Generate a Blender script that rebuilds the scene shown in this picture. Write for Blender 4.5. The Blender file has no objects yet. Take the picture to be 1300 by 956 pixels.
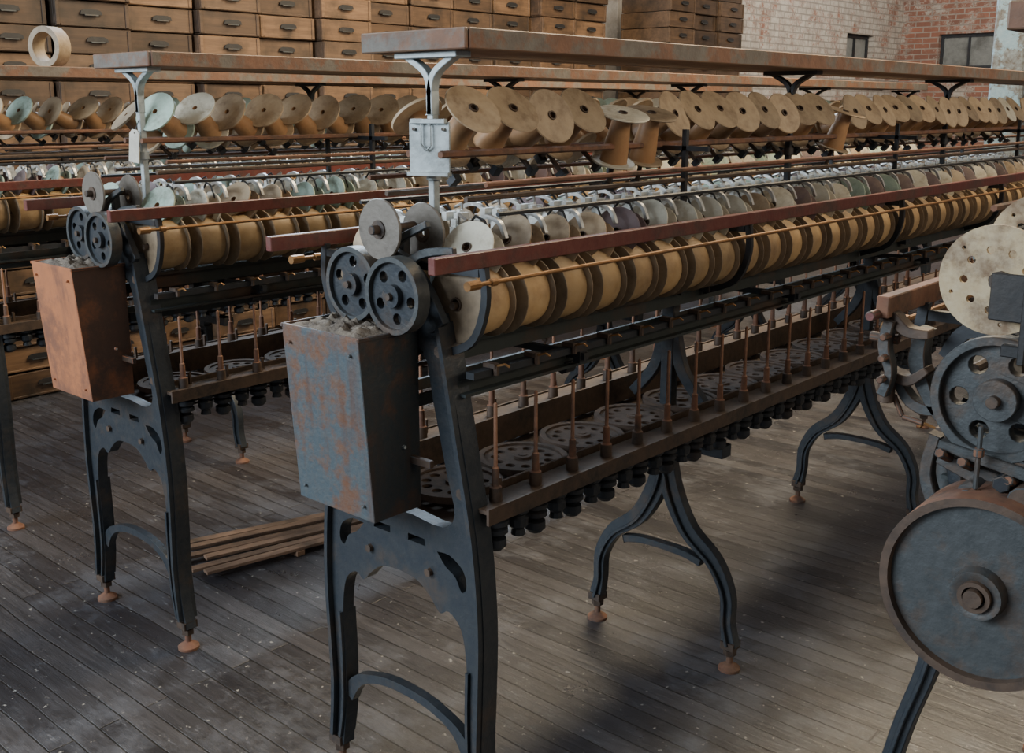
import bpy, bmesh, math, random
from mathutils import Vector, Matrix, noise as mnoise
from mathutils.geometry import tessellate_polygon
random.seed(7)
S=1.5   # everything below is laid out in units of the camera height (1.5 m)
C=bpy.context.scene.collection
pi=math.pi
# ------------------------------------------------------------------ materials
def nd(nt,t,**k):
    n=nt.nodes.new(t)
    for a,v in k.items(): setattr(n,a,v)
    return n
def ramp(nt,fac,a,b,ca=(0,0,0,1),cb=(1,1,1,1)):
    r=nd(nt,'ShaderNodeValToRGB'); e=r.color_ramp.elements
    e[0].position=a;e[1].position=b;e[0].color=ca;e[1].color=cb
    nt.links.new(fac,r.inputs[0]); return r.outputs[0]
def mix(nt,f,a,b,mode='MIX'):
    m=nd(nt,'ShaderNodeMix',data_type='RGBA',blend_type=mode)
    L=nt.links
    if isinstance(f,(int,float)): m.inputs[0].default_value=f
    else: L.new(f,m.inputs[0])
    for i,x in ((6,a),(7,b)):
        if isinstance(x,tuple): m.inputs[i].default_value=(*x[:3],1)
        else: L.new(x,m.inputs[i])
    return m.outputs[2]
def base(name):
    m=bpy.data.materials.new(name); m.use_nodes=True
    nt=m.node_tree; return m,nt,nt.nodes['Principled BSDF']
def coords(nt,scale=(1,1,1),rnd=True,rot=(0,0,0)):
    tc=nd(nt,'ShaderNodeTexCoord'); mp=nd(nt,'ShaderNodeMapping')
    mp.inputs['Scale'].default_value=scale; mp.inputs['Rotation'].default_value=rot
    nt.links.new(tc.outputs['Object'],mp.inputs[0])
    if rnd:
        oi=nd(nt,'ShaderNodeObjectInfo'); mu=nd(nt,'ShaderNodeMath',operation='MULTIPLY'); mu.inputs[1].default_value=37
        nt.links.new(oi.outputs['Random'],mu.inputs[0]); nt.links.new(mu.outputs[0],mp.inputs['Location'])
    return mp.outputs[0]
def noise(nt,vec,scale,detail=5,rough=.6):
    n=nd(nt,'ShaderNodeTexNoise'); n.inputs['Scale'].default_value=scale
    n.inputs['Detail'].default_value=detail; n.inputs['Roughness'].default_value=rough
    nt.links.new(vec,n.inputs['Vector']); return n.outputs['Fac']
def bump(nt,bs,h,st=.3,dist=.01):
    b=nd(nt,'ShaderNodeBump'); b.inputs['Strength'].default_value=st; b.inputs['Distance'].default_value=dist
    nt.links.new(h,b.inputs['Height']); nt.links.new(b.outputs[0],bs.inputs['Normal'])
def patchy(name,c1,c2,scale=8,lo=.5,hi=.62,rough=.6,metal=0.0,c3=None,bm=.25,vary=.0,fine=6,streak=None):
    m,nt,bs=base(name); v=coords(nt)
    n1=noise(nt,v,scale,8,.7); f=ramp(nt,n1,lo,hi)
    col=mix(nt,f,c1,c2)
    n2=noise(nt,v,scale*fine,4)
    col=mix(nt,ramp(nt,n2,.35,.7),col,mix(nt,.5,col,c3 if c3 else tuple(x*.5 for x in c1)))
    if streak:
        vs=coords(nt,(1,1,.12)); n3=noise(nt,vs,22,5,.6); col=mix(nt,ramp(nt,n3,.50,.66),col,mix(nt,.65,col,streak))
    if vary:
        oi=nd(nt,'ShaderNodeObjectInfo')
        col=mix(nt,1.0,col,ramp(nt,oi.outputs['Random'],0,1,(1-vary,1-vary,1-vary,1),(1+vary*.5,1+vary*.4,1+vary*.3,1)),'MULTIPLY')
    nt.links.new(col,bs.inputs['Base Color']); bs.inputs['Roughness'].default_value=rough; bs.inputs['Metallic'].default_value=metal
    if bm: bump(nt,bs,n2,bm,.004)
    return m
def woodm(name,c1,c2,axis=0,scale=3,rough=.65,vary=.25,dirt=(.03,.02,.012)):
    m,nt,bs=base(name); sc=[14,14,14]; sc[axis]=1.0
    v=coords(nt,tuple(sc)); n=noise(nt,v,scale,6,.65)
    col=mix(nt,ramp(nt,n,.3,.7),c1,c2)
    v2=coords(nt); n2=noise(nt,v2,5,4); col=mix(nt,ramp(nt,n2,.46,.72),col,dirt)
    if vary:
        oi=nd(nt,'ShaderNodeObjectInfo')
        col=mix(nt,1.0,col,ramp(nt,oi.outputs['Random'],0,1,(1-vary,1-vary*1.1,1-vary*1.2,1),(1+vary*.6,1+vary*.5,1+vary*.4,1)),'MULTIPLY')
    nt.links.new(col,bs.inputs['Base Color']); bs.inputs['Roughness'].default_value=rough
    bump(nt,bs,n,.3,.003); return m
M={}
M['iron']=patchy('dark_painted_iron',(.026,.029,.034),(.06,.038,.026),5,.53,.70,.5,.3,(.014,.016,.018))
M['ironblue']=patchy('blue_black_cast_iron',(.027,.034,.042),(.070,.053,.042),8,.53,.66,.45,.35,(.06,.060,.06),.4)
M['irongrey']=patchy('worn_grey_iron',(.064,.069,.070),(.10,.068,.048),8,.50,.64,.5,.35,(.03,.034,.036),.4)
M['irongreen']=patchy('greenish_iron_beam',(.030,.038,.038),(.09,.045,.026),4,.50,.68,.6,.2,(.02,.022,.02))
M['rust']=patchy('rusty_iron',(.15,.065,.038),(.06,.038,.028),9,.45,.6,.85,.1,(.21,.11,.06))
M['rustdark']=patchy('brown_oily_iron',(.070,.045,.031),(.032,.025,.021),9,.45,.6,.6,.25,(.12,.077,.05))
M['drywheel']=patchy('dry_brown_cast_iron',(.075,.048,.034),(.035,.026,.021),9,.45,.6,.92,.0,(.12,.082,.058))
M['rod']=patchy('rust_brown_rod',(.25,.12,.068),(.14,.07,.045),14,.45,.6,.7,.1,(.31,.17,.10))
M['redpaint']=patchy('worn_red_paint',(.105,.022,.018),(.06,.033,.027),8,.48,.62,.45,0,(.16,.06,.042))
M['silver']=patchy('galvanised_metal',(.38,.42,.42),(.18,.19,.18),7,.48,.62,.5,.3,(.24,.26,.26))
M['steel']=patchy('bright_worn_steel',(.50,.50,.48),(.28,.25,.22),12,.5,.65,.35,.6,(.35,.34,.32))
M['greydisc']=patchy('grey_brown_metal_disc',(.14,.122,.10),(.07,.058,.045),10,.48,.62,.5,.3,(.19,.165,.14))
M['porcelain']=patchy('white_porcelain',(.72,.72,.68),(.3,.27,.22),12,.62,.78,.3,.1)
M['brass']=patchy('tarnished_brass',(.26,.13,.045),(.11,.06,.03),9,.5,.7,.45,.5)
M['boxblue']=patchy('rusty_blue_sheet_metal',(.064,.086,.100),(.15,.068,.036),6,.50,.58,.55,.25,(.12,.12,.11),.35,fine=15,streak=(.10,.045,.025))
M['boxblueshade']=patchy('shaded_side_blue_metal',(.026,.035,.042),(.085,.045,.030),6,.49,.60,.5,.3,(.05,.045,.04),.3,fine=14,streak=(.05,.03,.02))  # blue cover's shaded side: shade painted into the colour, rust streaks kept
M['boxorangeshade']=patchy('shaded_side_rusted_metal',(.085,.045,.03),(.24,.09,.038),5.5,.45,.58,.8,.1,(.05,.035,.028),.3)  # orange cover's shaded side: rust colour darkened to paint in the shade
M['boxorange']=patchy('blotchy_orange_rusted_metal',(.36,.125,.045),(.12,.052,.03),4.5,.44,.56,.8,.0,(.26,.10,.045),.4,fine=8,streak=(.10,.045,.03))
M['dust']=patchy('lint_dust',(.15,.12,.09),(.06,.045,.036),20,.42,.58,.95,0,(.26,.22,.17),.8)
M['board']=woodm('weathered_shelf_wood',(.12,.07,.042),(.23,.15,.095),1,3,.6,.1,(.14,.06,.035))
M['boardend']=patchy('grey_rust_board_edge',(.175,.085,.048),(.14,.125,.105),9,.46,.56,.75,0,(.07,.045,.032),.7,fine=3.5)
M['gold']=patchy('dusty_amber_thread_wrap',(.38,.245,.11),(.24,.15,.075),6,.42,.62,.65,0,(.47,.345,.19),.1,.3)
M['drumrim']=patchy('tan_rim',(.25,.18,.11),(.14,.10,.065),9,.42,.62,.6,0,(.33,.25,.16),.1,.2)
M['spoolwood']=patchy('turned_spool_wood',(.33,.18,.085),(.20,.11,.055),5,.45,.62,.45,0,(.38,.24,.12),.1,.3)
M['tan']=patchy('tan_fibre_disc',(.38,.285,.18),(.22,.155,.095),10,.42,.62,.6,0,(.46,.37,.25),.15,.35)
M['white']=patchy('chalky_cream_disc',(.54,.51,.41),(.30,.25,.17),14,.48,.64,.65,0,(.62,.60,.51),.15,.2)
M['cream']=patchy('stained_cream_disc',(.40,.30,.17),(.16,.10,.055),11,.44,.56,.75,0,(.48,.40,.27),.2,fine=7)
M['green']=patchy('pale_green_disc',(.30,.40,.33),(.18,.22,.17),12,.5,.62,.65,0,(.42,.50,.44),.15,.2)
M['purple']=patchy('purple_grey_disc',(.15,.105,.11),(.22,.16,.135),12,.5,.62,.65,0,(.11,.085,.085),.15,.2)
M['crate']=woodm('brown_crate_wood',(.088,.052,.030),(.185,.112,.063),1,3,.65,.5)
M['crate2']=woodm('dark_crate_wood',(.065,.040,.025),(.125,.078,.046),1,3,.65,.5)
M['slat']=woodm('slat_wood',(.13,.078,.05),(.24,.15,.095),1,3,.7,.35)
M['black']=patchy('black_metal',(.012,.012,.013),(.03,.024,.02),9,.5,.7,.6)
M['paper']=patchy('aged_paper',(.62,.58,.50),(.45,.40,.31),5,.5,.7,.9)
M['peel']=patchy('peeling_pale_blue_paint',(.12,.19,.235),(.06,.05,.042),7,.47,.51,.8,0,(.20,.26,.29),.6)
M['glass']=patchy('grimy_glass',(.20,.21,.20),(.05,.05,.045),3,.5,.7,.3)
def floor_mat():
    m,nt,bs=base('worn_plank_floor')
    v=coords(nt,(1,1,1),False)
    vw=nd(nt,'ShaderNodeVectorMath',operation='ADD'); wn=nd(nt,'ShaderNodeTexNoise'); wn.inputs['Scale'].default_value=1.7; nt.links.new(v,wn.inputs['Vector'])
    sc=nd(nt,'ShaderNodeVectorMath',operation='SCALE'); sc.inputs['Scale'].default_value=.035; nt.links.new(wn.outputs['Color'],sc.inputs[0]); nt.links.new(v,vw.inputs[0]); nt.links.new(sc.outputs[0],vw.inputs[1])
    br=nd(nt,'ShaderNodeTexBrick'); nt.links.new(vw.outputs[0],br.inputs['Vector'])
    br.inputs['Scale'].default_value=1; br.inputs['Brick Width'].default_value=2.3; br.inputs['Row Height'].default_value=.064
    br.inputs['Mortar Size'].default_value=.0026; br.inputs['Mortar Smooth'].default_value=.35; br.offset=.37; br.inputs['Bias'].default_value=0
    br.inputs['Color1'].default_value=(.018,.018,.023,1); br.inputs['Color2'].default_value=(.068,.064,.067,1); br.inputs['Mortar'].default_value=(.004,.004,.004,1)
    v2=coords(nt,(1.2,16,1),False); g=noise(nt,v2,3,7,.75)
    col=mix(nt,ramp(nt,g,.38,.62),mix(nt,.6,br.outputs['Color'],(.011,.011,.012)),br.outputs['Color'])
    v3=coords(nt,(1,1,1),False); n3=noise(nt,v3,1.4,10,.8)
    col=mix(nt,ramp(nt,n3,.50,.60),col,mix(nt,.6,col,mix(nt,br.outputs['Fac'],(.10,.106,.122),(.016,.016,.016))))
    vs=coords(nt,(2,9,1),False); n5=noise(nt,vs,6,9,.85); col=mix(nt,ramp(nt,n5,.57,.65),col,mix(nt,.5,col,(.25,.26,.285)))
    vd=coords(nt,(1.5,5,1),False,(0,0,.2)); n6=noise(nt,vd,4,9,.85); col=mix(nt,ramp(nt,n6,.53,.64),col,mix(nt,.65,col,(.014,.013,.013)))
    n4=noise(nt,v3,46,3,.55); col=mix(nt,ramp(nt,n4,.67,.71),col,(.28,.27,.245))
    nt.links.new(col,bs.inputs['Base Color'])
    nt.links.new(ramp(nt,n3,.3,.7,(.22,.22,.22,1),(.44,.44,.44,1)),bs.inputs['Roughness'])
    bs.inputs['Specular IOR Level'].default_value=.9
    inv=nd(nt,'ShaderNodeMath',operation='SUBTRACT'); inv.inputs[0].default_value=1; nt.links.new(br.outputs['Fac'],inv.inputs[1])
    b2=nd(nt,'ShaderNodeMath',operation='MULTIPLY_ADD'); nt.links.new(g,b2.inputs[0]); b2.inputs[1].default_value=.7; nt.links.new(inv.outputs[0],b2.inputs[2])
    bump(nt,bs,b2.outputs[0],.5,.006); return m
def brick_mat(name,c1,c2,mort,axis,paint=None,lo=.4,hi=.5):
    m,nt,bs=base(name); v=coords(nt,(1,1,1),False)
    sp=nd(nt,'ShaderNodeSeparateXYZ'); cb=nd(nt,'ShaderNodeCombineXYZ'); nt.links.new(v,sp.inputs[0])
    nt.links.new(sp.outputs[axis],cb.inputs[0]); nt.links.new(sp.outputs['Z'],cb.inputs[1])
    br=nd(nt,'ShaderNodeTexBrick'); nt.links.new(cb.outputs[0],br.inputs['Vector'])
    br.inputs['Scale'].default_value=1; br.inputs['Brick Width'].default_value=.23; br.inputs['Row Height'].default_value=.078
    br.inputs['Mortar Size'].default_value=.009
    br.inputs['Color1'].default_value=(*c1,1); br.inputs['Color2'].default_value=(*c2,1); br.inputs['Mortar'].default_value=(*mort,1)
    v3=coords(nt,(1,1,1),False); n=noise(nt,v3,2.2,10,.85); col=br.outputs['Color']
    if paint: col=mix(nt,ramp(nt,n,lo,hi),col,mix(nt,br.outputs['Fac'],paint,tuple(x*.6 for x in paint)))
    n2=noise(nt,v3,6,7,.75); col=mix(nt,ramp(nt,n2,.4,.70),col,mix(nt,.6,col,(.12,.08,.06)))
    nt.links.new(col,bs.inputs['Base Color']); bs.inputs['Roughness'].default_value=.9
    inv=nd(nt,'ShaderNodeMath',operation='SUBTRACT'); inv.inputs[0].default_value=1; nt.links.new(br.outputs['Fac'],inv.inputs[1]); bump(nt,bs,inv.outputs[0],.6,.015)
    return m
# ------------------------------------------------------------------ mesh builder
class B:
    def __init__(s): s.bm=bmesh.new(); s.mats=[]
    def mi(s,m):
        if m not in s.mats: s.mats.append(m)
        return s.mats.index(m)
    def _f(s,fs,m):
        i=s.mi(m)
        for f in fs: f.material_index=i
    def box(s,c,d,m,rot=None,taper=None):
        mt=Matrix.Translation(Vector(c)*S)
        if rot is not None: mt=mt@rot
        vs=bmesh.ops.create_cube(s.bm,size=1)['verts']
        for v in vs:
            x,y,z=v.co
            if taper and z>0: x*=taper[0]; y*=taper[1]
            v.co=mt@Vector((x*d[0]*S,y*d[1]*S,z*d[2]*S))
        s._f({f for v in vs for f in v.link_faces},m); return vs
    def cyl(s,p0,p1,r0,m,r1=None,seg=12):
        p0=Vector(p0)*S;p1=Vector(p1)*S;r1=r0 if r1 is None else r1
        d=p1-p0; q=d.to_track_quat('Z','Y').to_matrix().to_4x4()
        vs=bmesh.ops.create_cone(s.bm,cap_ends=True,segments=seg,radius1=r0*S,radius2=r1*S,depth=d.length,matrix=Matrix.Translation((p0+p1)/2)@q)['verts']
        s._f({f for v in vs for f in v.link_faces},m)
    def tube(s,pts,r,m,seg=8):
        for a,b in zip(pts[:-1],pts[1:]): s.cyl(a,b,r,m,seg=seg)
    def lathe(s,prof,m,mt=Matrix(),seg=28,closed=True,mats=None):
        rings=[]
        for r,z in prof:
            rings.append([s.bm.verts.new(mt@Vector((r*S*math.cos(2*pi*k/seg),r*S*math.sin(2*pi*k/seg),z*S))) for k in range(seg)])
        n=len(rings)
        for i in range(n if closed else n-1):
            a,b=rings[i],rings[(i+1)%n]; mm=s.mi(mats[i] if mats else m)
            for k in range(seg):
                f=s.bm.faces.new((a[k],a[(k+1)%seg],b[(k+1)%seg],b[k])); f.material_index=mm
    def plate(s,out,holes,y0,y1,m):
        loops=[out]+holes; polys=[[Vector((x,z,0)) for x,z in l] for l in loops]
        tr=tessellate_polygon(polys); pts=[p for l in loops for p in l]
        a=[s.bm.verts.new((x*S,y0*S,z*S)) for x,z in pts]; b=[s.bm.verts.new((x*S,y1*S,z*S)) for x,z in pts]
        i=s.mi(m)
        for t in tr:
            for vv in (a,b):
                try: f=s.bm.faces.new([vv[k] for k in t]); f.material_index=i
                except ValueError: pass
        o=0
        for l in loops:
            n=len(l)
            for k in range(n):
                j=(k+1)%n; f=s.bm.faces.new((a[o+k],a[o+j],b[o+j],b[o+k])); f.material_index=i
            o+=n
    def ribbon(s,pts,ws,y0,y1,m,sub=5):
        P=catmull(pts,sub); n=len(P); L=[];R=[]
        for i,(x,z) in enumerate(P):
            t=i/(n-1)*(len(ws)-1); k=min(int(t),len(ws)-2); w=ws[k]+(ws[k+1]-ws[k])*(t-k)
            x0,z0=P[max(i-1,0)];x1,z1=P[min(i+1,n-1)]; dx,dz=x1-x0,z1-z0; l=math.hypot(dx,dz) or 1
            nx,nz=-dz/l*w/2,dx/l*w/2; L.append((x+nx,z+nz)); R.append((x-nx,z-nz))
        i=s.mi(m); V=[]
        for (lx,lz),(rx,rz) in zip(L,R):
            V.append([s.bm.verts.new(Vector(c)*S) for c in ((lx,y0,lz),(rx,y0,rz),(rx,y1,rz),(lx,y1,lz))])
        fs=[s.bm.faces.new(V[0]),s.bm.faces.new(V[-1])]
        for a,b in zip(V[:-1],V[1:]):
            for k in range(4): fs.append(s.bm.faces.new((a[k],a[(k+1)%4],b[(k+1)%4],b[k])))
        for f in fs: f.material_index=i
    def mesh(s,name,bevel=0):
        if bevel:
            es=[e for e in s.bm.edges if len(e.link_faces)==2 and e.calc_face_angle(0)>.6]
            bmesh.ops.bevel(s.bm,geom=es,offset=bevel*S,segments=1,affect='EDGES',clamp_overlap=True)
        bmesh.ops.recalc_face_normals(s.bm,faces=s.bm.faces)
        me=bpy.data.meshes.new(name); s.bm.to_mesh(me); s.bm.free()
        for m in s.mats: me.materials.append(M[m])
        me.shade_smooth(); me.set_sharp_from_angle(angle=math.radians(33)); return me
def catmull(p,sub):
    if len(p)<3: return p
    q=[p[0]]+list(p)+[p[-1]]; o=[]
    for i in range(1,len(q)-2):
        for k in range(sub):
            t=k/sub; r=[]
            for d in range(2):
                a,b,c,e=q[i-1][d],q[i][d],q[i+1][d],q[i+2][d]
                r.append(.5*(2*b+(c-a)*t+(2*a-5*b+4*c-e)*t*t+(3*b-a-3*c+e)*t**3))
            o.append(tuple(r))
    o.append(p[-1]); return o
def add(name,me,loc=(0,0,0),parent=None,rot=None,**kw):
    o=bpy.data.objects.new(name,me); o.location=Vector(loc)*S
    if rot is not None: o.rotation_euler=rot
    if parent: o.parent=parent
    for k,v in kw.items(): o[k]=v
    C.objects.link(o); return o
def circ(cx,cz,r,n=12,rz=None): return [(cx+r*math.cos(2*pi*k/n),cz+(rz or r)*math.sin(2*pi*k/n)) for k in range(n)]
RY=Matrix.Rotation(-pi/2,4,'X')  # lathe axis Z -> Y
# ------------------------------------------------------------------ room
def struct(name,me,loc=(0,0,0)): return add(name,me,loc,kind='structure')
M['floor']=floor_mat()
M['brick']=brick_mat('faded_red_brick',(.30,.125,.08),(.18,.085,.06),(.32,.27,.23),'X',(.40,.36,.31),.51,.57)
M['whitebrick']=brick_mat('patchy_whitewashed_brick',(.30,.15,.105),(.22,.11,.08),(.32,.27,.23),'Y',(.44,.41,.36),.42,.49)
M['plaster']=patchy('stained_plaster',(.36,.33,.29),(.20,.17,.13),3,.5,.7,.9)
b=B(); b.box((1.5,4,-.05),(13,15,.1),'floor'); struct('floor',b.mesh('floor'))
XW=-4.35; YW=10.75; HW=2.6
def wall_open(axis,a0,a1,holes,pos,th,mat,name):
    out=[(a0,0),(a1,0),(a1,HW),(a0,HW)]
    b=B(); b.plate(out,[[(h[0],h[2]),(h[0],h[3]),(h[1],h[3]),(h[1],h[2])] for h in holes],0,th,mat)
    if axis=='Y':
        bmesh.ops.transform(b.bm,matrix=Matrix.Rotation(pi/2,4,'Z'),verts=b.bm.verts)
        struct(name,b.mesh(name),(pos,0,0))
    else: struct(name,b.mesh(name),(0,pos,0))
wall_open('Y',-3.4,YW,[(9.5,10.1,1.27,1.66)],XW,.15,'whitebrick','wall_left')
wall_open('X',XW,4.0,[(-3.98,-3.43,1.36,1.69),(-2.6,-1.9,1.2,1.9)],YW,.15,'brick','wall_back')
def window(name,c,w,h,axis):
    b=B(); t=.025
    d=(lambda a,bz,ww,hh,dep:((c[0]+a,c[1],c[2]+bz),(ww,dep,hh))) if axis=='X' else (lambda a,bz,ww,hh,dep:((c[0],c[1]+a,c[2]+bz),(dep,ww,hh)))
    for a,z,ww,hh in ((0,h/2-t/2,w,t),(0,-h/2+t/2,w,t),(-w/2+t/2,0,t,h-2*t),(w/2-t/2,0,t,h-2*t),(0,0,t*.7,h-2*t)):
        b.box(*d(a,z,ww,hh,.05),'iron')
    b.box(*d(0,0,w-2*t,h-2*t,.01),'glass'); struct(name,b.mesh(name))
window('window_1',(XW-.08,9.8,1.465),.59,.38,'Y')
window('window_2',(-3.705,YW+.08,1.525),.54,.32,'X')
window('window_3',(-2.25,YW+.08,1.55),.69,.69,'X')
b=B(); b.box((0,0,HW/2),(.14,.38,HW),'plaster'); struct('trim_1',b.mesh('trim_1',.004),(XW+.075,5.95,0))
b=B(); b.box((0,0,HW/2),(.13,.13,HW),'peel'); b.box((0,0,.06),(.17,.17,.12),'peel'); b.box((0,0,HW-.05),(.2,.2,.1),'peel')
add('column',b.mesh('column',.01),(-1.42,4.66,0),label='square timber column with peeling pale blue paint',category='column')
b=B(); b.cyl((0,0,0),(0,0,HW),.035,'plaster',seg=14)
for z in (.4,1.2,2.0): b.cyl((0,0,z),(0,0,z+.03),.045,'plaster',seg=14)
add('pipe',b.mesh('pipe'),(XW+.05,7.35,0),label='white painted vertical pipe against the brick wall',category='pipe')
# ------------------------------------------------------------------ crates
CW,CH,CD=.278,.0905,.34
def crate_mesh(mat):
    b=B(); t=.012
    b.box((0,0,.006),(CD,CW-.006,.01),mat)
    b.box((CD/2-t/2,0,CH/2),(t,CW-.006,CH-.004),mat); b.box((-CD/2+t/2,0,CH/2),(t,CW-.006,CH-.004),mat)
    b.box((0,CW/2-.009,CH/2),(CD-2*t,t,CH-.004),mat); b.box((0,-CW/2+.009,CH/2),(CD-2*t,t,CH-.004),mat)
    for y in (-1,1): b.box((CD/2+.002,y*(CW/2-.012),CH/2),(.004,.014,CH-.008),mat)
    b.box((CD/2+.001,0,.007),(.004,CW-.04,.008),mat)
    return b.mesh('crate',.0015)
cm=[crate_mesh('crate'),crate_mesh('crate2')]
b=B()
b.plate([(-.040,-.007),(.040,-.007),(.036,.005),(.022,.010),(-.022,.010),(-.036,.005)],[],-.002,.002,'black')
b.box((0,-.004,-.009),(.05,.003,.004),'irongrey')
bmesh.ops.transform(b.bm,matrix=Matrix.Rotation(pi/2,4,'Z'),verts=b.bm.verts)
hm=b.mesh('handle')
def crate_stack(ycs,rows,x,grp,lab,cmesh=None):
    for y in ycs:
        xo=random.uniform(-.04,.04); 
        for r in range(rows):
            k=random.random()<.45 if cmesh is None else cmesh
            c=add('crate',cm[int(k)],(x-CD/2+xo+random.uniform(-.012,.012),y+random.uniform(-.003,.003),.002+r*CH),None,(0,0,random.uniform(-.018,.018)),group=grp,category='crate',
                  label=('dark ' if k else 'warm brown ')+lab)
            add('handle',hm,(CD/2+.007,random.uniform(-.01,.01),CH*.56),c,label='dark metal slot handle')
lab='wooden bobbin crate with metal handle in a tall stack'
crate_stack([1.05+i*.281 for i in range(14)],18,-3.64,'stacked wooden crates along the wall',lab)
crate_stack([5.45,5.735,6.02],19,-3.55,'stacked wooden crates beside the plaster pier',lab,1)
# ------------------------------------------------------------------ machine part meshes
def end_frame_mesh(mat='ironblue'):
    b=B()
    outer=catmull([(.084,.745),(.096,.70),(.122,.59),(.148,.457),(.158,.34),(.156,.24),(.153,.15),(.159,.09),(.170,.045)],4)
    inner=catmull([(.138,.045),(.127,.12),(.125,.2),(.127,.27),(.118,.325),(.095,.345),(.078,.338),(.06,.355),(.035,.372),(.0,.376)],4)
    half=[(0,.745)]+outer+inner
    full=half[:-1]+[(0,.376)]+[(-x,z) for x,z in reversed(half[1:-1])]
    up=catmull([(0,.70),(.054,.695),(.072,.63),(.094,.54),(.108,.485),(.085,.462),(.03,.465)],3)
    up=[p for p in up]+[(0,.465)]+[(-x,z) for x,z in reversed(up[1:])]
    cut=catmull([(.074,.425),(.098,.426),(.122,.412),(.128,.390),(.119,.380),(.108,.398),(.090,.408),(.074,.425)],3)[:-1]
    cut2=[(.018,.436),(.050,.436),(.052,.426),(.018,.426)]
    mc=lambda c:[(-x,z) for x,z in reversed(c)]
    b.plate(full,[up,cut,mc(cut),cut2,mc(cut2)],-.010,.010,mat)
    b.ribbon([(-.128,.135),(-.10,.168),(-.05,.186),(0,.190),(.05,.186),(.10,.168),(.128,.135)],[.026,.013,.013,.013,.026],-.007,.007,mat,4)
    for sx in (-1,1):
        b.ribbon([(sx*x,z) for x,z in [(.088,.735),(.117,.59),(.143,.457),(.153,.34),(.151,.24),(.148,.15),(.156,.06)]],[.007,.007],-.019,.019,mat,4)
        b.ribbon([(sx*x,z) for x,z in [(.142,.06),(.131,.12),(.129,.2),(.131,.27)]],[.005,.005],-.015,.015,mat,4)
        for z in (.70,.52): b.cyl((sx*(.09 if z>.6 else .126),-.018,z),(sx*(.09 if z>.6 else .126),.018,z),.008,'rustdark',seg=6)
        b.cyl((sx*.06,-.016,.392),(sx*.06,.012,.392),.006,'rustdark',seg=6)
    return b.mesh('end_frame',.001)
def splay_frame_mesh(mat='ironblue'):
    b=B()
    for sx in (-1,1):
        b.ribbon([(sx*x,z) for x,z in [(.07,.74),(.085,.66),(.10,.55),(.112,.45),(.135,.36),(.155,.25),(.160,.14),(.168,.046)]],[.03,.028,.022,.019,.018,.018,.022],-.010,.010,mat,5)
        b.ribbon([(sx*x,z) for x,z in [(.07,.74),(.085,.66),(.10,.55),(.112,.45),(.135,.36),(.155,.25),(.160,.14),(.168,.055)]],[.005,.005],-.016,.016,mat,5)
    b.box((0,0,.725),(.15,.024,.03),mat); b.box((0,0,.47),(.22,.024,.025),mat)
    b.ribbon([(-.13,.30),(-.06,.345),(0,.355),(.06,.345),(.13,.30)],[.018,.016,.018],-.009,.009,mat)
    return b.mesh('end_frame',.001)
def foot_mesh():
    b=B(); b.lathe([(0.001,0),(.020,0),(.020,.005),(.010,.012),(.006,.014),(.006,.05),(.001,.05)],'rust',seg=14,closed=False)
    b.cyl((0,0,.030),(0,0,.040),.012,'rustdark',seg=6); b.box((0,0,.050),(.026,.028,.014),'rustdark'); return b.mesh('levelling_foot')
def leg_mesh():
    b=B(); m='ironblue'
    for sx in (-1,1):
        b.ribbon([(sx*x,z) for x,z in [(0,.38),(.018,.31),(.055,.245),(.11,.20),(.14,.145),(.143,.09),(.152,.046)]],[.036,.038,.034,.029,.025,.023,.028],-.010,.010,m)
        b.ribbon([(sx*x,z) for x,z in [(0,.37),(.016,.305),(.053,.24),(.108,.195),(.137,.143),(.14,.09),(.15,.05)]],[.006,.006],-.017,.017,m)
        b.ribbon([(0,.66),(sx*.012,.60),(sx*.03,.54),(sx*.075,.485)],[.018,.022,.018],-.008,.008,m)
    b.ribbon([(-.085,.19),(-.05,.198),(0,.20),(.05,.198),(.085,.19)],[.014,.012,.014],-.009,.009,m)
    b.box((0,0,.54),(.024,.02,.36),m); b.box((0,0,.41),(.25,.03,.022),m); b.box((0,0,.448),(.25,.02,.018),m); b.box((0,0,.70),(.17,.03,.02),m)
    return b.mesh('support_leg',.001)
def spindle_mesh():
    b=B()
    P=[(.0005,.132,'rod'),(.0025,.130,'rod'),(.0028,.046,'rod'),(.0048,.044,'rust'),(.0054,.020,'rust'),(.0082,.018,'rustdark'),(.0088,.004,'rustdark'),(.0088,-.010,'rustdark')]
    z=-.012
    P+=[(.009,z,'iron')]
    for k in range(3):
        P+=[(.0185-.001*k,z-.003-k*.0115,'iron'),(.0185-.001*k,z-.009-k*.0115,'iron'),(.012,z-.0115-k*.0115,'iron')]
    P+=[(.008,-.050,'iron'),(.014,-.052,'iron'),(.0145,-.062,'iron'),(.009,-.068,'iron'),(.0005,-.070,'iron')]
    b.lathe([(p[0],p[1]) for p in P],'iron',seg=12,closed=False,mats=[p[2] for p in P])
    b.box((0,.0,-.012),(.026,.030,.010),'rustdark'); b.cyl((-.014,.022,-.006),(-.014,.022,.022),.0035,'rustdark',seg=6)
    b.lathe([(.0005,-.004),(.009,-.004),(.009,-.014),(.016,-.018),(.015,-.026),(.010,-.03),(.014,-.034),(.013,-.045),(.008,-.05),(.010,-.058),(.0005,-.06)],'iron',Matrix.Translation(Vector((.004,.040,0))*S),10,False)
    return b.mesh('spindle')
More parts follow.
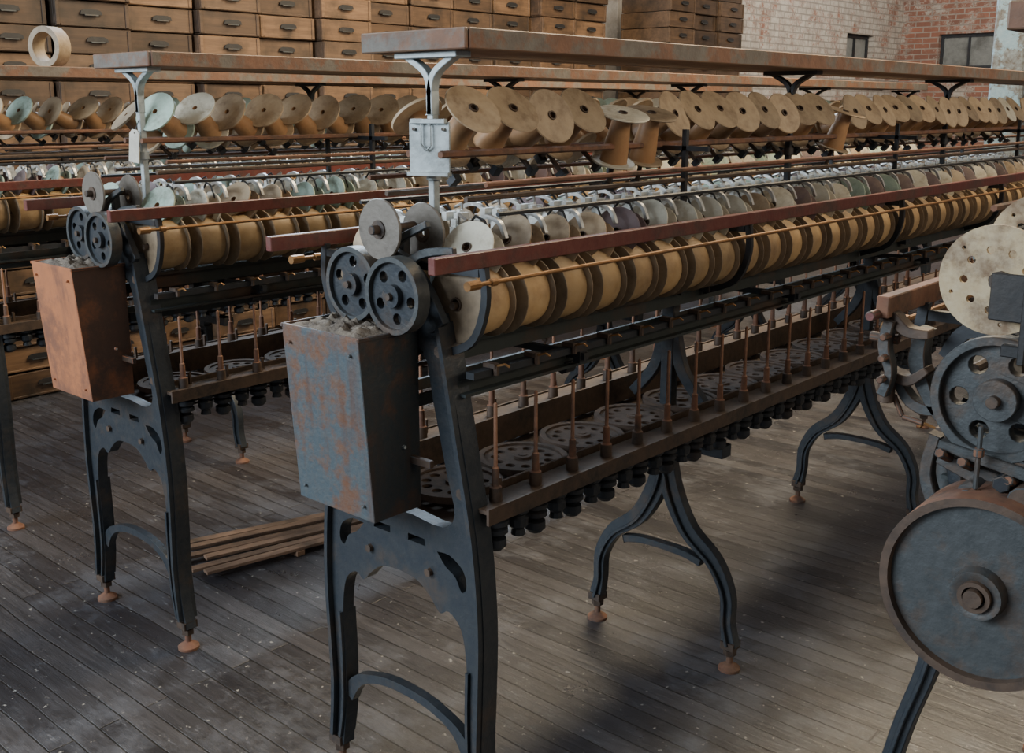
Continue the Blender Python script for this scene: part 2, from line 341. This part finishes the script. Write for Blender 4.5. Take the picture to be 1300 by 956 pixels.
def wheel_mesh(R,t,nh,mat,hub=.25,hr=.17,rimmat=None,bolt='rustdark'):
    b=B(); out=circ(0,0,R*.97,40)
    hs=[circ(R*.60*math.cos(2*pi*k/nh+.3),R*.60*math.sin(2*pi*k/nh+.3),R*hr,12) for k in range(nh)]
    b.plate(out,hs,-t*.2,t*.2,mat)
    b.lathe([(R*.86,-t/2),(R,-t/2),(R,t/2),(R*.86,t/2)],rimmat or mat,RY,40)
    b.lathe([(R*hub,-t*.6),(R*hub,t*.6),(R*.07,t*.6),(R*.07,-t*.6)],mat,RY,20)
    b.cyl((0,-t*.85,0),(0,t*.7,0),R*.1,bolt,seg=12); return b.mesh('wheel',.0006)
def cover_mesh(kind):
    b=B(); w,d,h=.152,.1,.24
    vs=b.box((0,0,0),(w,d,h),kind)
    for v in vs:
        if v.co.z<0 and v.co.y<0: v.co.y+=.018*S
    dark='boxblueshade' if kind=='boxblue' else 'boxorangeshade'; bmf=b.bm  # darker copy paints shade onto the face turned from the light
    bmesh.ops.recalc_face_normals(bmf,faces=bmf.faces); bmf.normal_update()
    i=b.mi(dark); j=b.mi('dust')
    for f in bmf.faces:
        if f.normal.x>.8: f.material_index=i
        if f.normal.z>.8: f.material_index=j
    b.box((0,-d/2+.002,h/2+.001),(w+.003,.004,.005),kind); b.box((w/2,0,h/2+.001),(.004,d+.002,.005),dark); b.box((-w/2,0,h/2+.001),(.004,d+.002,.005),kind)
    for x in (-.06,.06):
        for z in (-.1,.1): b.cyl((x,-d/2-.003 if z>0 else -d/2+.012,z),(x,-d/2+.03,z),.0022,kind,seg=8)
    b.cyl((w/2-.01,.02,-.03),(w/2+.004,.02,-.03),.003,'silver',seg=8)
    b.box((w/2+.012,.035,-.05),(.05,.008,.010),'rustdark')
    return b.mesh('drive_cover',.0012)
def debris_mesh():
    b=B(); n=26; g=[]
    for i in range(n+1):
        row=[]
        for j in range(n+1):
            x=(i/n-.5)*.146; y=(j/n-.5)*.094; e=min(1,6*min(i/n,1-i/n,j/n,1-j/n))
            z=(.001+.010*max(0,mnoise.noise(Vector((x*70,y*70,3)))+.25)+.005*random.random())*e
            row.append(b.bm.verts.new((x*S,y*S,z*S)))
        g.append(row)
    i0=b.mi('dust')
    for i in range(n):
        for j in range(n): f=b.bm.faces.new((g[i][j],g[i+1][j],g[i+1][j+1],g[i][j+1])); f.material_index=i0
    return b.mesh('lint_debris')
def bar_mesh(w,h,L,mat,name,bev=.001):
    b=B(); b.box((0,L/2,0),(w,L,h),mat); return b.mesh(name,bev)
def holder_mesh():
    b=B(); m='porcelain'
    b.box((0,0,0),(.030,.013,.014),m); b.box((.012,.009,.011),(.009,.023,.012),m); b.box((-.012,.009,.011),(.009,.023,.012),m)
    b.cyl((0,0,0),(0,0,.020),.005,m,seg=8); b.cyl((0,0,-.07),(0,0,0),.003,'rustdark',seg=6)
    b.ribbon([(.010,.012),(.030,.022),(.055,.016),(.066,-.004)],[.006,.006,.005],.012,.018,'steel',4)
    b.tube([(.012,0,.01),(.03,-.004,.024),(.050,-.008,.020),(.062,-.008,-.004)],.0017,'black',5)
    b.tube([(.0,-.004,.012),(.012,-.016,.026),(.03,-.020,.020)],.0022,'steel',6)
    return b.mesh('bobbin_holder')
def lug_mesh():
    b=B(); b.box((0,0,0),(.02,.010,.006),'rustdark'); b.cyl((.008,0,0),(.008,0,-.012),.004,'rustdark',seg=6)
    b.tube([(.01,0,0),(.022,.002,.004),(.026,.006,0)],.0015,'brass',5); return b.mesh('thread_guide')
def bracket_mesh(mat):
    b=B(); 
    b.ribbon([(0,-.075),(0,-.045),(.010,-.02),(.045,0.0)],[.010,.010,.009,.007],-.007,.007,mat)
    b.ribbon([(0,-.075),(0,-.045),(-.010,-.02),(-.045,0.0)],[.010,.010,.009,.007],-.007,.007,mat)
    b.box((0,0,.001),(.115,.028,.008),mat); b.box((0,0,-.22),(.011,.011,.31),mat)
    b.cyl((0,0,-.16),(0,0,-.145),.010,mat,seg=10); b.cyl((0,0,-.37),(0,0,-.33),.014,mat,seg=10)
    return b.mesh('shelf_post',.0008)
def flange_mesh(R,t,mat,hole=.0065):
    b=B(); b.lathe([(hole,-t/2),(R*.94,-t/2),(R,-t*.25),(R,t*.25),(R*.94,t/2),(hole,t/2)],mat,RY,26)
    b.lathe([(hole,-t/2-.002),(R*.18,-t/2-.002),(R*.18,t/2+.002),(hole,t/2+.002)],'rustdark',RY,14); return b.mesh('flange')
def barrel_mesh(r,l,mat,hole=.0065,name='bobbin',bulge=1.02):
    b=B(); b.lathe([(hole,-l/2),(r*.95,-l/2),(r,-l*.42),(r*(1+bulge)/2,-l*.25),(r*bulge,0),(r*(1+bulge)/2,l*.25),(r,l*.42),(r*.95,l/2),(hole,l/2)],mat,RY,26); return b.mesh(name)
def whole_bobbin(R,r,l,t,mf,mb,name='bobbin'):
    b=B(); h=.0055
    b.lathe([(h,-l/2),(R,-l/2),(R,-l/2+t),(r*.95,-l/2+t),(r*1.03,-l*.2),(r*1.03,l*.2),(r*.95,l/2-t),(R,l/2-t),(R,l/2),(h,l/2)],mf,RY,20,mats=[mf,mf,mf,mb,mb,mb,mf,mf,mf,mb])
    return b.mesh(name)
DR=.0495
dbar=barrel_mesh(.0425,.053,'gold',name='thread_drum',bulge=1.05); dfl=flange_mesh(DR,.0022,'drumrim'); dwh=whole_bobbin(DR,.0425,.0575,.0022,'drumrim','gold','thread_drum')
UR=.038
uf={k:flange_mesh(UR,.0035,k,.0055) for k in ('tan','white','green','purple')}
ubar=barrel_mesh(.020,.026,'spoolwood',.0055)
ub={k:whole_bobbin(UR,.020,.032,.0035,k,'spoolwood') for k in uf}
def spool_whole(mf):
    b=B(); h=.005
    b.lathe([(h,-.040),(.034,-.040),(.034,-.036),(.021,-.036),(.015,.034),(.040,.034),(.0405,.038),(h,.038)],mf,seg=24,mats=[mf,mf,mf,'spoolwood',mf,mf,mf,'spoolwood'])
    return b.mesh('spool')
def spool_body():
    b=B(); h=.005
    b.lathe([(h,-.038),(.022,-.038),(.0205,-.02),(.0155,.02),(.015,.036),(h,.036)],'spoolwood',seg=24); return b.mesh('spool')
def spool_disc(R,mf):
    b=B(); h=.005
    b.lathe([(h,-.0015),(R*.97,-.0015),(R,0),(R*.97,.0015),(h,.0015)],mf,seg=30); b.lathe([(h,-.0025),(.007,-.0025),(.007,.0035),(h,.0035)],'rustdark',seg=12); return b.mesh('flange')
sb=spool_body(); sd={k:(spool_disc(.042,k),spool_disc(.035,k)) for k in ('tan','white','green')}
sw={k:spool_whole(k) for k in ('tan','white','green')}
EF=end_frame_mesh(); SF=splay_frame_mesh(); FT=foot_mesh(); LG=leg_mesh(); SP=spindle_mesh(); HO=holder_mesh(); LU=lug_mesh()
PW=wheel_mesh(.049,.02,5,'ironblue',.3,.15,'irongrey'); DW=wheel_mesh(.070,.010,11,'drywheel',.2,.11,'drywheel','drywheel')
BK={'iron':bracket_mesh('iron'),'silver':bracket_mesh('silver')}
b=B(); b.cyl((0,0,-.03),(0,0,.03),.004,'rustdark',seg=8); b.box((0,0,-.034),(.016,.014,.01),'iron'); PEG=b.mesh('spool_peg')
names={'tan':'tan','white':'chalky cream','green':'pale green','purple':'purple grey'}
def machine(xc,y0,L,n,ns,cover,label,ends=(True,False),near=False,skipb=0,wheels=True,post='iron',ncre=None,sides=(1,-1),frame=None):
    root=add('twisting_machine',None,(xc,y0,0),label=label,category='textile machine'); root.empty_display_size=.2
    def P(name,me,loc=(0,0,0),rot=None,**k): return add(name,me,loc,root,rot,**k)
    for y in [0]+([L] if ends[1] else []):
        P('end_frame',frame or EF,(0,y,0))
        for sx in (-1,1): P('levelling_foot',FT,(sx*(.168 if frame else .154),y,0))
    y=.65
    while y<L-.2:
        P('support_leg',LG,(0,y,0))
        for sx in (-1,1): P('levelling_foot',FT,(sx*.150,y,0))
        y+=.86
    if cover:
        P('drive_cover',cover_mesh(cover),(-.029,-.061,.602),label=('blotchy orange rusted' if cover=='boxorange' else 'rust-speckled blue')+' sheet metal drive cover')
        P('lint_debris',debris_mesh(),(-.029,-.061,.722),label='lint and dust lying on the cover')
    if wheels:
        P('pulley_wheel',PW,(-.043,-.036,.775)); P('pulley_wheel',PW,(.052,-.05,.772),(0,.5,0))
        b=B(); b.ribbon([(-.085,.73),(-.06,.785),(0,.81),(.05,.785),(.09,.73)],[.03,.03],-.02,-.008,'ironblue')
        b.ribbon([(.0,.78),(.02,.83),(.08,.86)],[.014,.008],-.026,-.018,'irongrey'); b.ribbon([(.02,.79),(.06,.82),(.12,.83)],[.014,.008],-.02,-.012,'irongrey')
        b.cyl((.012,-.055,.850),(.012,.03,.850),.006,'rustdark'); b.box((.012,.0,.81),(.012,.012,.08),'iron'); P('wheel_bracket',b.mesh('wheel_bracket',.001))
    for sx in (-1,1):
        P('bobbin_rail',bar_mesh(.012,.020,L+.09,'redpaint' if near!='rust' else 'rust','bobbin_rail'),(sx*.155,-.09,.822))
        b=B(); b.cyl((0,0,0),(0,L+.04,0),.0028,'brass',seg=8); b.cyl((0,-.010,0),(0,.010,0),.006,'brass',seg=10); b.cyl((0,.03,0),(0,.04,0),.005,'brass',seg=10); P('guide_rod',b.mesh('guide_rod'),(sx*.168,-.035,.795))
        b=B(); b.cyl((0,0,0),(0,L-.04,0),.005,'rustdark',seg=8); P('bobbin_axle',b.mesh('bobbin_axle'),(sx*.098,.0,.757))
        b=B(); b.box((0,L/2,0),(.010,L,.030),'irongreen'); b.box((sx*.012,L/2,.014),(.024,L,.006),'irongreen'); P('beam',b.mesh('beam'),(sx*.060,0,.690))
        b=B(); b.box((0,L/2,0),(.014,L,.009),'iron'); P('guide_rail',b.mesh('guide_rail'),(sx*.128,0,.672))
        b=B(); b.box((0,L/2,0),(.008,L,.020),'irongreen'); b.box((sx*.008,L/2,-.008),(.016,L,.004),'irongreen'); P('guide_rail',b.mesh('guide_rail'),(sx*.104,0,.652))
        b=B(); b.cyl((0,0,0),(0,L,0),.004,'rustdark',seg=8); P('lifting_rod',b.mesh('lifting_rod'),(sx*.075,0,.636))
        b=B(); b.box((0,L/2,0),(.006,L,.016),'irongreen'); P('guide_rail',b.mesh('guide_rail'),(sx*.030,0,.622))
        b=B(); b.box((0,L/2,0),(.040,L,.005),'rustdark'); b.box((sx*-.030,L/2,-.014),(.005,L,.046),'rustdark'); b.box((sx*.022,L/2,-.006),(.004,L,.022),'rustdark'); b.box((sx*-.02,L/2,-.024),(.024,L,.004),'rustdark'); P('spindle_rail',b.mesh('spindle_rail'),(sx*.135,0,.497))
        for dz,dx,r,mt in ((.885,.075,.004,'rustdark'),(.905,.11,.0035,'rust'),(.94,.03,.005,'rust'),(.87,.13,.003,'iron')):
            b=B(); b.cyl((0,0,0),(0,L-.05,0),r,mt,seg=6); P('thread_rod',b.mesh('thread_rod'),(sx*dx,.05,dz))
        b=B(); b.box((0,L/2-.03,0),(.010,L-.06,.022),'irongreen'); P('holder_rail',b.mesh('holder_rail'),(sx*.035,.02,.808))
        y=.0
        while y<L:
            b=B(); b.box((sx*.05,0,-.012),(.19,.008,.010),'iron'); b.ribbon([(sx*.150,.000),(sx*.153,-.05),(sx*.13,-.10),(sx*.07,-.125)],[.010,.010],-.004,.004,'iron')
            P('rail_stay',b.mesh('rail_stay'),(0,y+.0025,.815))
            b=B(); b.box((sx*.065,.22,-.155),(.15,.010,.010),'iron'); b.box((sx*.128,.22,-.15),(.012,.016,.03),'iron'); b.cyl((sx*.104,.21,-.175),(sx*.104,.23,-.175),.010,'iron',seg=8)
            P('rail_bracket',b.mesh('rail_bracket'),(0,y+.0025,.815)); y+=.64
    b=B(); b.box((0,(L-.05)/2,0),(.19,L-.05,.022),'board'); b.box((.0975,(L-.05)/2,0),(.005,L-.05,.026),'boardend'); b.box((0,-.003,0),(.195,.006,.026),'boardend'); b.box((-.0975,(L-.05)/2,0),(.005,L-.05,.026),'boardend')
    P('shelf_board',b.mesh('shelf_board',.0015),(-.015,.05,1.083))
    k=0
    for y in (.072,1.07,1.93,2.79,3.65,4.5):
        if y>L: break
        P('shelf_post',BK[post if k==0 else 'iron'],(-.005,y,1.065)); k+=1
    for y in (.56,1.42,2.28,3.14,4.0):
        if y>L: break
        b=B()
        for sx in (-1,1): b.box((sx*.075,0,.83),(.008,.008,.27),'iron')
        b.box((0,0,.935),(.24,.008,.008),'iron'); P('rod_stanchion',b.mesh('rod_stanchion'),(0,y,0))
    y=.10; k=0
    while y<min(L,.08*ns+.3):
        P('drive_wheel',DW,(0,y,.472),(pi/2,0,k*.7)); y+=.148; k+=1
    b=B(); b.cyl((0,0,0),(0,L,0),.006,'rustdark',seg=8); P('line_shaft',b.mesh('line_shaft'),(0,0,.43))
    b=B(); b.box((0,L/2,0),(.21,L,.004),'drywheel'); P('oil_tray',b.mesh('oil_tray'),(0,0,.455))
    yy0=.037
    for sx in (1,-1):
        for i in range(ns): P('spindle',SP,(sx*(.137 if sx>0 else .128),yy0+i*.08+(0 if sx>0 else .04),.50))
        for i in range(n):
            P('bobbin_holder',HO,(sx*.04,yy0+.04+i*.08,.838),(0,0,0 if sx>0 else pi))
            if i<ns: P('thread_guide',LU,(sx*.13,yy0+i*.08,.680),(0,0,0 if sx>0 else pi))
    for sx in sides:
        for i in range(skipb,n):
            Y=y0+yy0+i*.08; r=random.random(); f=i/n
            if near is True:
                if f<.12: c='tan' if r<.6 else 'white'
                elif f<.35: c='white' if r<.65 else ('purple' if r<.75 else ('green' if r<.87 else 'tan'))
                elif f<.55: c='green' if r<.55 else ('white' if r<.88 else 'purple')
                else: c='purple' if r<.4 else ('tan' if r<.65 else 'white')
                if i==4: c='purple'
            else: c='green' if r<.28 else ('white' if r<.72 else ('tan' if r<.9 else 'purple'))
            nr=near is True and sx==1
            loc=(xc+sx*.098,Y,.757+random.uniform(-.0015,.0015)); rt=(random.uniform(-.03,.03),random.uniform(0,6),random.uniform(-.03,.03))
            rt=(0,random.uniform(0,6),0)
            kw=dict(label='dusty amber thread-wound drum bobbin with tan rims under the rail',category='bobbin',group='thread-wound drums in the twisting machines')
            o=add('thread_drum',dbar if nr else dwh,loc,None,rt,**kw)
            if nr:
                for q in (-1,1): add('flange',dfl,(0,q*.0278,0),o)
            kw=dict(label='small bobbin with %s end discs tilted above the red rail'%names[c],category='bobbin',group='tilted bobbins above the rails')
            loc=(xc+sx*.088,Y+.012,.816+random.uniform(-.005,.005)); rt=(-.45+random.uniform(-.18,.18),random.uniform(-.15,.15),random.uniform(-.05,.25))
            o=add('bobbin',ubar if nr else ub[c],loc,None,rt,**kw)
            if nr:
                for q in (-1,1): add('flange',uf[c],(0,q*.0148,0),o)
    nc=ncre if ncre is not None else n
    for sx in (1,-1):
        for i in range(nc):
            Y=.125+i*.0785
            if Y>L-.05: break
            px,pz=(-.006 if sx>0 else -.10),(.972 if sx>0 else .960)
            fallen = near is True and sx==1 and i in (4,5,14)
            if near is True:
                tilt=sx*(.98+random.uniform(-.18,.18))
                if sx<0: tilt*=.8; Y+=.03
                if fallen: tilt=.3; px+=.035; pz-=.018
                rot=(random.uniform(-.08,.18),tilt,random.uniform(-.1,.1))
            else:
                tilt=0; rot=(.85+random.uniform(-.2,.2),(.45 if sx>0 else -.35)+random.uniform(-.15,.15),0)
            r=random.random(); c='tan' if r<(.97 if near is True else .80) else ('white' if r<.90 else 'green')
            if near is True and c=='green': c='white'
            kw=dict(label='wooden spool with %s end discs %s'%(names[c],'hanging upright from the creel' if fallen else 'leaning on a creel peg'),category='spool',group='supply spools on the creels')
            R=Matrix.Rotation(rot[2],3,'Z')@Matrix.Rotation(rot[1],3,'Y')@Matrix.Rotation(rot[0],3,'X'); ax=R@Vector((0,0,1))
            P('spool_peg',PEG,(px-.046*ax.x,Y-.046*ax.y,pz-.046*ax.z),rot)
            if near is True and sx==1:
                o=add('spool',sb,(xc+px,y0+Y,pz),None,rot,**kw)
                add('flange',sd[c][0],(0,0,.0375),o); add('flange',sd[c][1],(0,0,-.0395),o)
            else: add('spool',sw[c],(xc+px,y0+Y,pz),None,rot,**kw)
    return root
X1,Y1=-1.015,.92; X2,Y2=-1.825,.96; X3,Y3=-2.655,1.0; X0,Y0=-.22,1.02
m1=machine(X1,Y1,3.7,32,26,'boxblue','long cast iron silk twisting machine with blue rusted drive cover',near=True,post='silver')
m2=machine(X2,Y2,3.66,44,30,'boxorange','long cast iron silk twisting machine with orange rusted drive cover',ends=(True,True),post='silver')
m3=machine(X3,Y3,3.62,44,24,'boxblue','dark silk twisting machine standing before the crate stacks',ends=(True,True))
m0=machine(X0,Y0,2.4,3,3,None,'twisting machine with exposed drive drum and rusty rails',near='rust',skipb=1,wheels=False,ncre=0,sides=(-1,),frame=SF)
# --- silver plate and hook on the first post
b=B(); b.box((0,0,0),(.058,.004,.066),'silver'); b.box((0,-.003,.034),(.050,.010,.006),'silver'); b.box((0,-.003,-.034),(.060,.012,.005),'silver')
for x in (-.021,.021): b.cyl((x,-.006,.024),(x,.004,.024),.0025,'rustdark',seg=8)
b.tube([(-.010,-.006,.03),(-.010,-.006,.005),(-.003,-.006,-.004),(.004,-.006,.002),(.004,-.006,.028),(-.003,-.006,.034),(-.010,-.006,.03)],.0014,'black',6)
add('post_plate',b.mesh('post_plate',.0006),(.003,.058,.948),m1,(0,0,.35),label='galvanised plate with a wire hook')
b=B(); b.plate([(-.012,-.03),(.012,-.03),(.012,.022),(.006,.03),(-.006,.03),(-.012,.022)],[circ(0,.024,.002,8)],-.001,.001,'paper')
b.tube([(0,0,.024),(.002,.004,.04),(.0,.012,.05)],.0008,'black',5)
add('paper_tag',b.mesh('paper_tag'),(X2-.005,Y2+.055,.93),None,(0,.12,.3),label='small aged paper tag hanging from the machine post',category='tag')
b=B(); b.lathe([(.006,-.002),(.038,-.002),(.039,0),(.038,.002),(.006,.002)],'greydisc',RY,30); b.lathe([(.006,-.004),(.012,-.004),(.012,.004),(.006,.004)],'rustdark',RY,14); dm=b.mesh('bobbin_disc')
for (x,y,z) in ((X1+.012,Y1-.040,.850),(X2+.012,Y2-.040,.850),(X1+.028,Y1+.02,.842),(X2+.028,Y2+.02,.842)):
    add('bobbin_disc',dm,(x,y,z),label='grey-brown metal disc on the machine head axle',category='disc',group='metal discs on the machine heads')
b=B(); b.lathe([(.036,-.02),(.05,-.02),(.05,.02),(.036,.02)],'tan',RY,36); 
add('cardboard_ring',b.mesh('cardboard_ring',.001),(X3-.03,Y3+.28,1.147),None,(0,0,.35),label='pale cardboard ring standing on the shelf board',category='ring')
# ------------------------------------------------------------------ head of the machine with the open drive
def Q(name,me,loc=(0,0,0),rot=None,**k): return add(name,me,loc,m0,rot,**k)
b=B()
b.lathe([(.006,-.010),(.018,-.016),(.022,-.016),(.024,-.004),(.079,-.004),(.0795,-.012),(.087,-.012),(.0885,.055),(.080,.055),(.078,.008),(.006,.004)],'irongrey',RY,64,mats=['irongrey']*4+['rustdark','rustdark','rust','irongrey','irongrey','irongrey','irongrey'])
b.cyl((0,-.024,0),(0,.07,0),.008,'rustdark',seg=14); b.lathe([(.010,-.020),(.014,-.020),(.014,-.014),(.010,-.014)],'rustdark',RY,20)
Q('drive_drum',b.mesh('drive_drum'),(-.043,-.10,.583),label='deep flat grey iron drum with brown rim')
PW0=wheel_mesh(.057,.030,6,'irongrey',.33,.15,'irongrey')
Q('pulley_wheel',PW0,(-.056,-.055,.748),(0,.2,0),label='worn grey holed pulley wheel')
Q('pulley_wheel',PW0,(.064,-.055,.748),label='worn grey holed pulley wheel')
b=B()
b.ribbon([(.12,.640),(.03,.655),(-.05,.668),(-.105,.682)],[.02,.022,.012],-.058,-.040,'irongrey')
b.ribbon([(.10,.670),(.03,.680),(-.04,.690),(-.10,.700)],[.010,.012,.008],-.075,-.062,'irongrey')
for x in (-.095,-.075,-.035,.0,.02): b.cyl((x,-.084,.694-(x+.09)*.2),(x,-.05,.680-(x+.09)*.2),.005,'rust',seg=6)
b.box((-.03,-.06,.694),(.13,.018,.006),'rustdark')
b.cyl((-.066,-.080,.660),(-.066,-.03,.660),.013,'irongrey',seg=6); b.cyl((-.066,-.090,.660),(-.066,-.080,.660),.008,'rust',seg=12)
b.cyl((-.02,-.09,.668),(-.02,-.03,.668),.013,'rustdark',seg=12); b.cyl((-.040,-.085,.678),(-.040,-.03,.678),.008,'iron',seg=6)
b.ribbon([(-.088,.735),(-.100,.69),(-.094,.64),(-.10,.59)],[.014,.016,.012,.016],-.034,-.018,'ironblue')
b.ribbon([(-.112,.70),(-.118,.66),(-.104,.625),(-.085,.60)],[.010,.012,.010],-.05,-.036,'irongrey')
b.box((-.02,-.03,.705),(.13,.03,.010),'irongrey')
b.cyl((-.060,-.088,.728),(-.060,-.088,.670),.0025,'rustdark',seg=8); b.cyl((-.060,-.088,.700),(-.060,-.088,.708),.005,'rust',seg=6)
b.ribbon([(.0,.66),(-.015,.70),(-.01,.74),(.02,.80)],[.012,.014,.012],-.028,-.016,'iron')
b.ribbon([(-.11,.775),(-.095,.80),(-.07,.805),(-.04,.795)],[.012,.014,.010],-.05,-.036,'iron'); Q('head_bracket',b.mesh('head_bracket',.001))
b=B(); b.ribbon([(-.163,.813),(-.150,.811),(-.135,.80),(-.115,.80)],[.008,.012,.010,.008],-.08,-.064,'rustdark'); b.ribbon([(-.150,.81),(-.154,.785),(-.147,.76),(-.153,.738)],[.010,.011,.008,.010],-.085,-.072,'irongrey'); b.ribbon([(-.155,.757),(-.135,.752),(-.118,.765)],[.008,.010,.007],-.07,-.050,'rustdark'); b.cyl((-.16,-.105,.815),(-.16,-.06,.815),.005,'redpaint',seg=8); b.cyl((-.172,-.07,.79),(-.145,-.07,.79),.005,'rust',seg=8)
b.cyl((-.155,-.065,.728),(-.155,-.065,.75),.008,'rustdark',seg=10); b.ribbon([(-.128,.80),(-.132,.77),(-.120,.74),(-.105,.72)],[.010,.016,.012,.012],-.06,-.04,'irongrey'); b.ribbon([(-.15,.75),(-.135,.73),(-.115,.725),(-.10,.735)],[.009,.011,.008],-.06,-.045,'irongrey')
b.tube([(-.15,-.06,.735),(-.14,-.06,.715),(-.12,-.06,.712)],.003,'rust',6)
for z in (.795,.775,.755): b.cyl((-.151,-.094,z),(-.151,-.080,z),.004,'rust',seg=6)
Q('rail_end_bracket',b.mesh('rail_end_bracket',.001),label='worn grey and rusted iron bracket at the rail end')
b=B(); b.cyl((-.10,-.03,.625),(-.10,.04,.625),.010,'rust',seg=14); b.cyl((-.115,0,.60),(-.115,.05,.60),.014,'rustdark',seg=16); b.cyl((-.12,.02,.62),(-.12,.02,.66),.012,'irongrey',seg=12); Q('roller',b.mesh('roller'))
b=B(); b.box((-.045,-.099,.845),(.030,.004,.04),'black'); b.box((-.030,-.099,.825),(.006,.010,.07),'black'); b.box((-.02,-.095,.80),(.055,.012,.010),'black'); b.box((-.02,-.07,.80),(.02,.06,.010),'black'); Q('disc_clamp',b.mesh('disc_clamp',.001),label='black iron clamp')
b=B(); R=.047
b.plate(circ(0,0,R,40),[circ(0,0,.006,12)]+[circ(.026*math.cos(a),.026*math.sin(a),.0036,8) for a in (.4,1.1,1.8,2.5,3.2,3.9,4.6,5.3)]+[circ(.038*math.cos(a),.038*math.sin(a),.0018,8) for a in (.9,2.4,3.5,4.9)],-.002,.002,'cream')
dd=b.mesh('bobbin_disc',.0004)
for (x,y,z,t) in ((X0-.060,Y0-.088,.857,0),(X0-.045,Y0-.01,.880,.1)):
    add('bobbin_disc',dd,(x,y,z),None,(0,0,t),label='stained yellowed perforated fibre disc clamped on the machine head',category='disc',group='fibre discs on the machine heads')
b=B(); b.cyl((-.055,-.10,.857),(-.055,.10,.857),.0055,'rustdark',seg=10); b.cyl((-.055,-.096,.857),(-.055,-.092,.857),.009,'rustdark',seg=10); b.box((-.055,.03,.79),(.014,.014,.13),'rustdark'); Q('disc_axle',b.mesh('disc_axle'))
# ------------------------------------------------------------------ loose strips on the floor
b=B(); b.box((0,0,0),(.20,.022,.012),'slat'); bt=b.mesh('wooden_batten',.0008)
for y,x in ((.40,-.125),(.68,-.055)): add('wooden_batten',bt,(X2+x,Y2+y,.0065),label='short wooden batten under the loose strips',category='batten',group='battens under the loose strips')
offs=(.0,.02,-.02,.01,-.03,.0)
for i in range(6):
    L=.60+.03*(i%3); b=B(); b.box((0,0,0),(.022,L,.007),'slat'); me=b.mesh('wooden_plank',.0006)
    add('wooden_plank',me,(X2-.165+i*.030,Y2+.51+offs[i],.0168+(.0002 if i%2 else 0)),None,(0,0,-.31+i*.022),label='long thin bare wooden strip raised on battens between machine legs',category='plank',group='loose wooden strips on the floor')
# ------------------------------------------------------------------ camera
cam=bpy.data.cameras.new('camera'); co=bpy.data.objects.new('camera',cam); C.objects.link(co)
cam.sensor_width=36; cam.lens=1340/1300*36; cam.shift_y=-45/1300; cam.clip_start=.02; cam.clip_end=100
co.location=(0,0,S); co.rotation_euler=(math.radians(90-12.5),0,math.radians(41.6))
bpy.context.scene.camera=co
# ------------------------------------------------------------------ light
w=bpy.data.worlds.new('world'); bpy.context.scene.world=w; w.use_nodes=True
bg=w.node_tree.nodes['Background']; bg.inputs[0].default_value=(.95,.96,1,1); bg.inputs[1].default_value=.24
def area(loc,tgt,size,power,col):
    l=bpy.data.lights.new('window_and_fill_light','AREA'); l.shape='RECTANGLE'; l.size=size[0]*S; l.size_y=size[1]*S; l.energy=power; l.color=col  # one name for window lights and added fill lamps
    o=bpy.data.objects.new('window_and_fill_light',l); o.location=Vector(loc)*S; o.rotation_euler=(Vector(tgt)-Vector(loc)).to_track_quat('-Z','Y').to_euler(); C.objects.link(o)
area((-2.6,-2.2,2.1),(-1.6,2.0,.7),(3.0,1.4),640,(.76,.88,1))
area((-6.2,4.6,4.2),(-1.0,1.0,.0),(4.5,1.5),2000,(.70,.85,1))
area((3.0,3.0,2.4),(-2.5,3.0,.95),(6,1.2),350,(1,.86,.66))  # added warm fill lamp high on the right, not a window
area((-2.0,8.0,2.5),(-4.2,9.5,1.4),(2,1),190,(1,.90,.78))  # added lamp to brighten the far walls, no window stands here
area((-1.5,3.2,2.9),(-2.2,3.0,0),(1.8,1.8),560,(1,.82,.56))  # added warm overhead fill, keeps the undersides dark; not a window
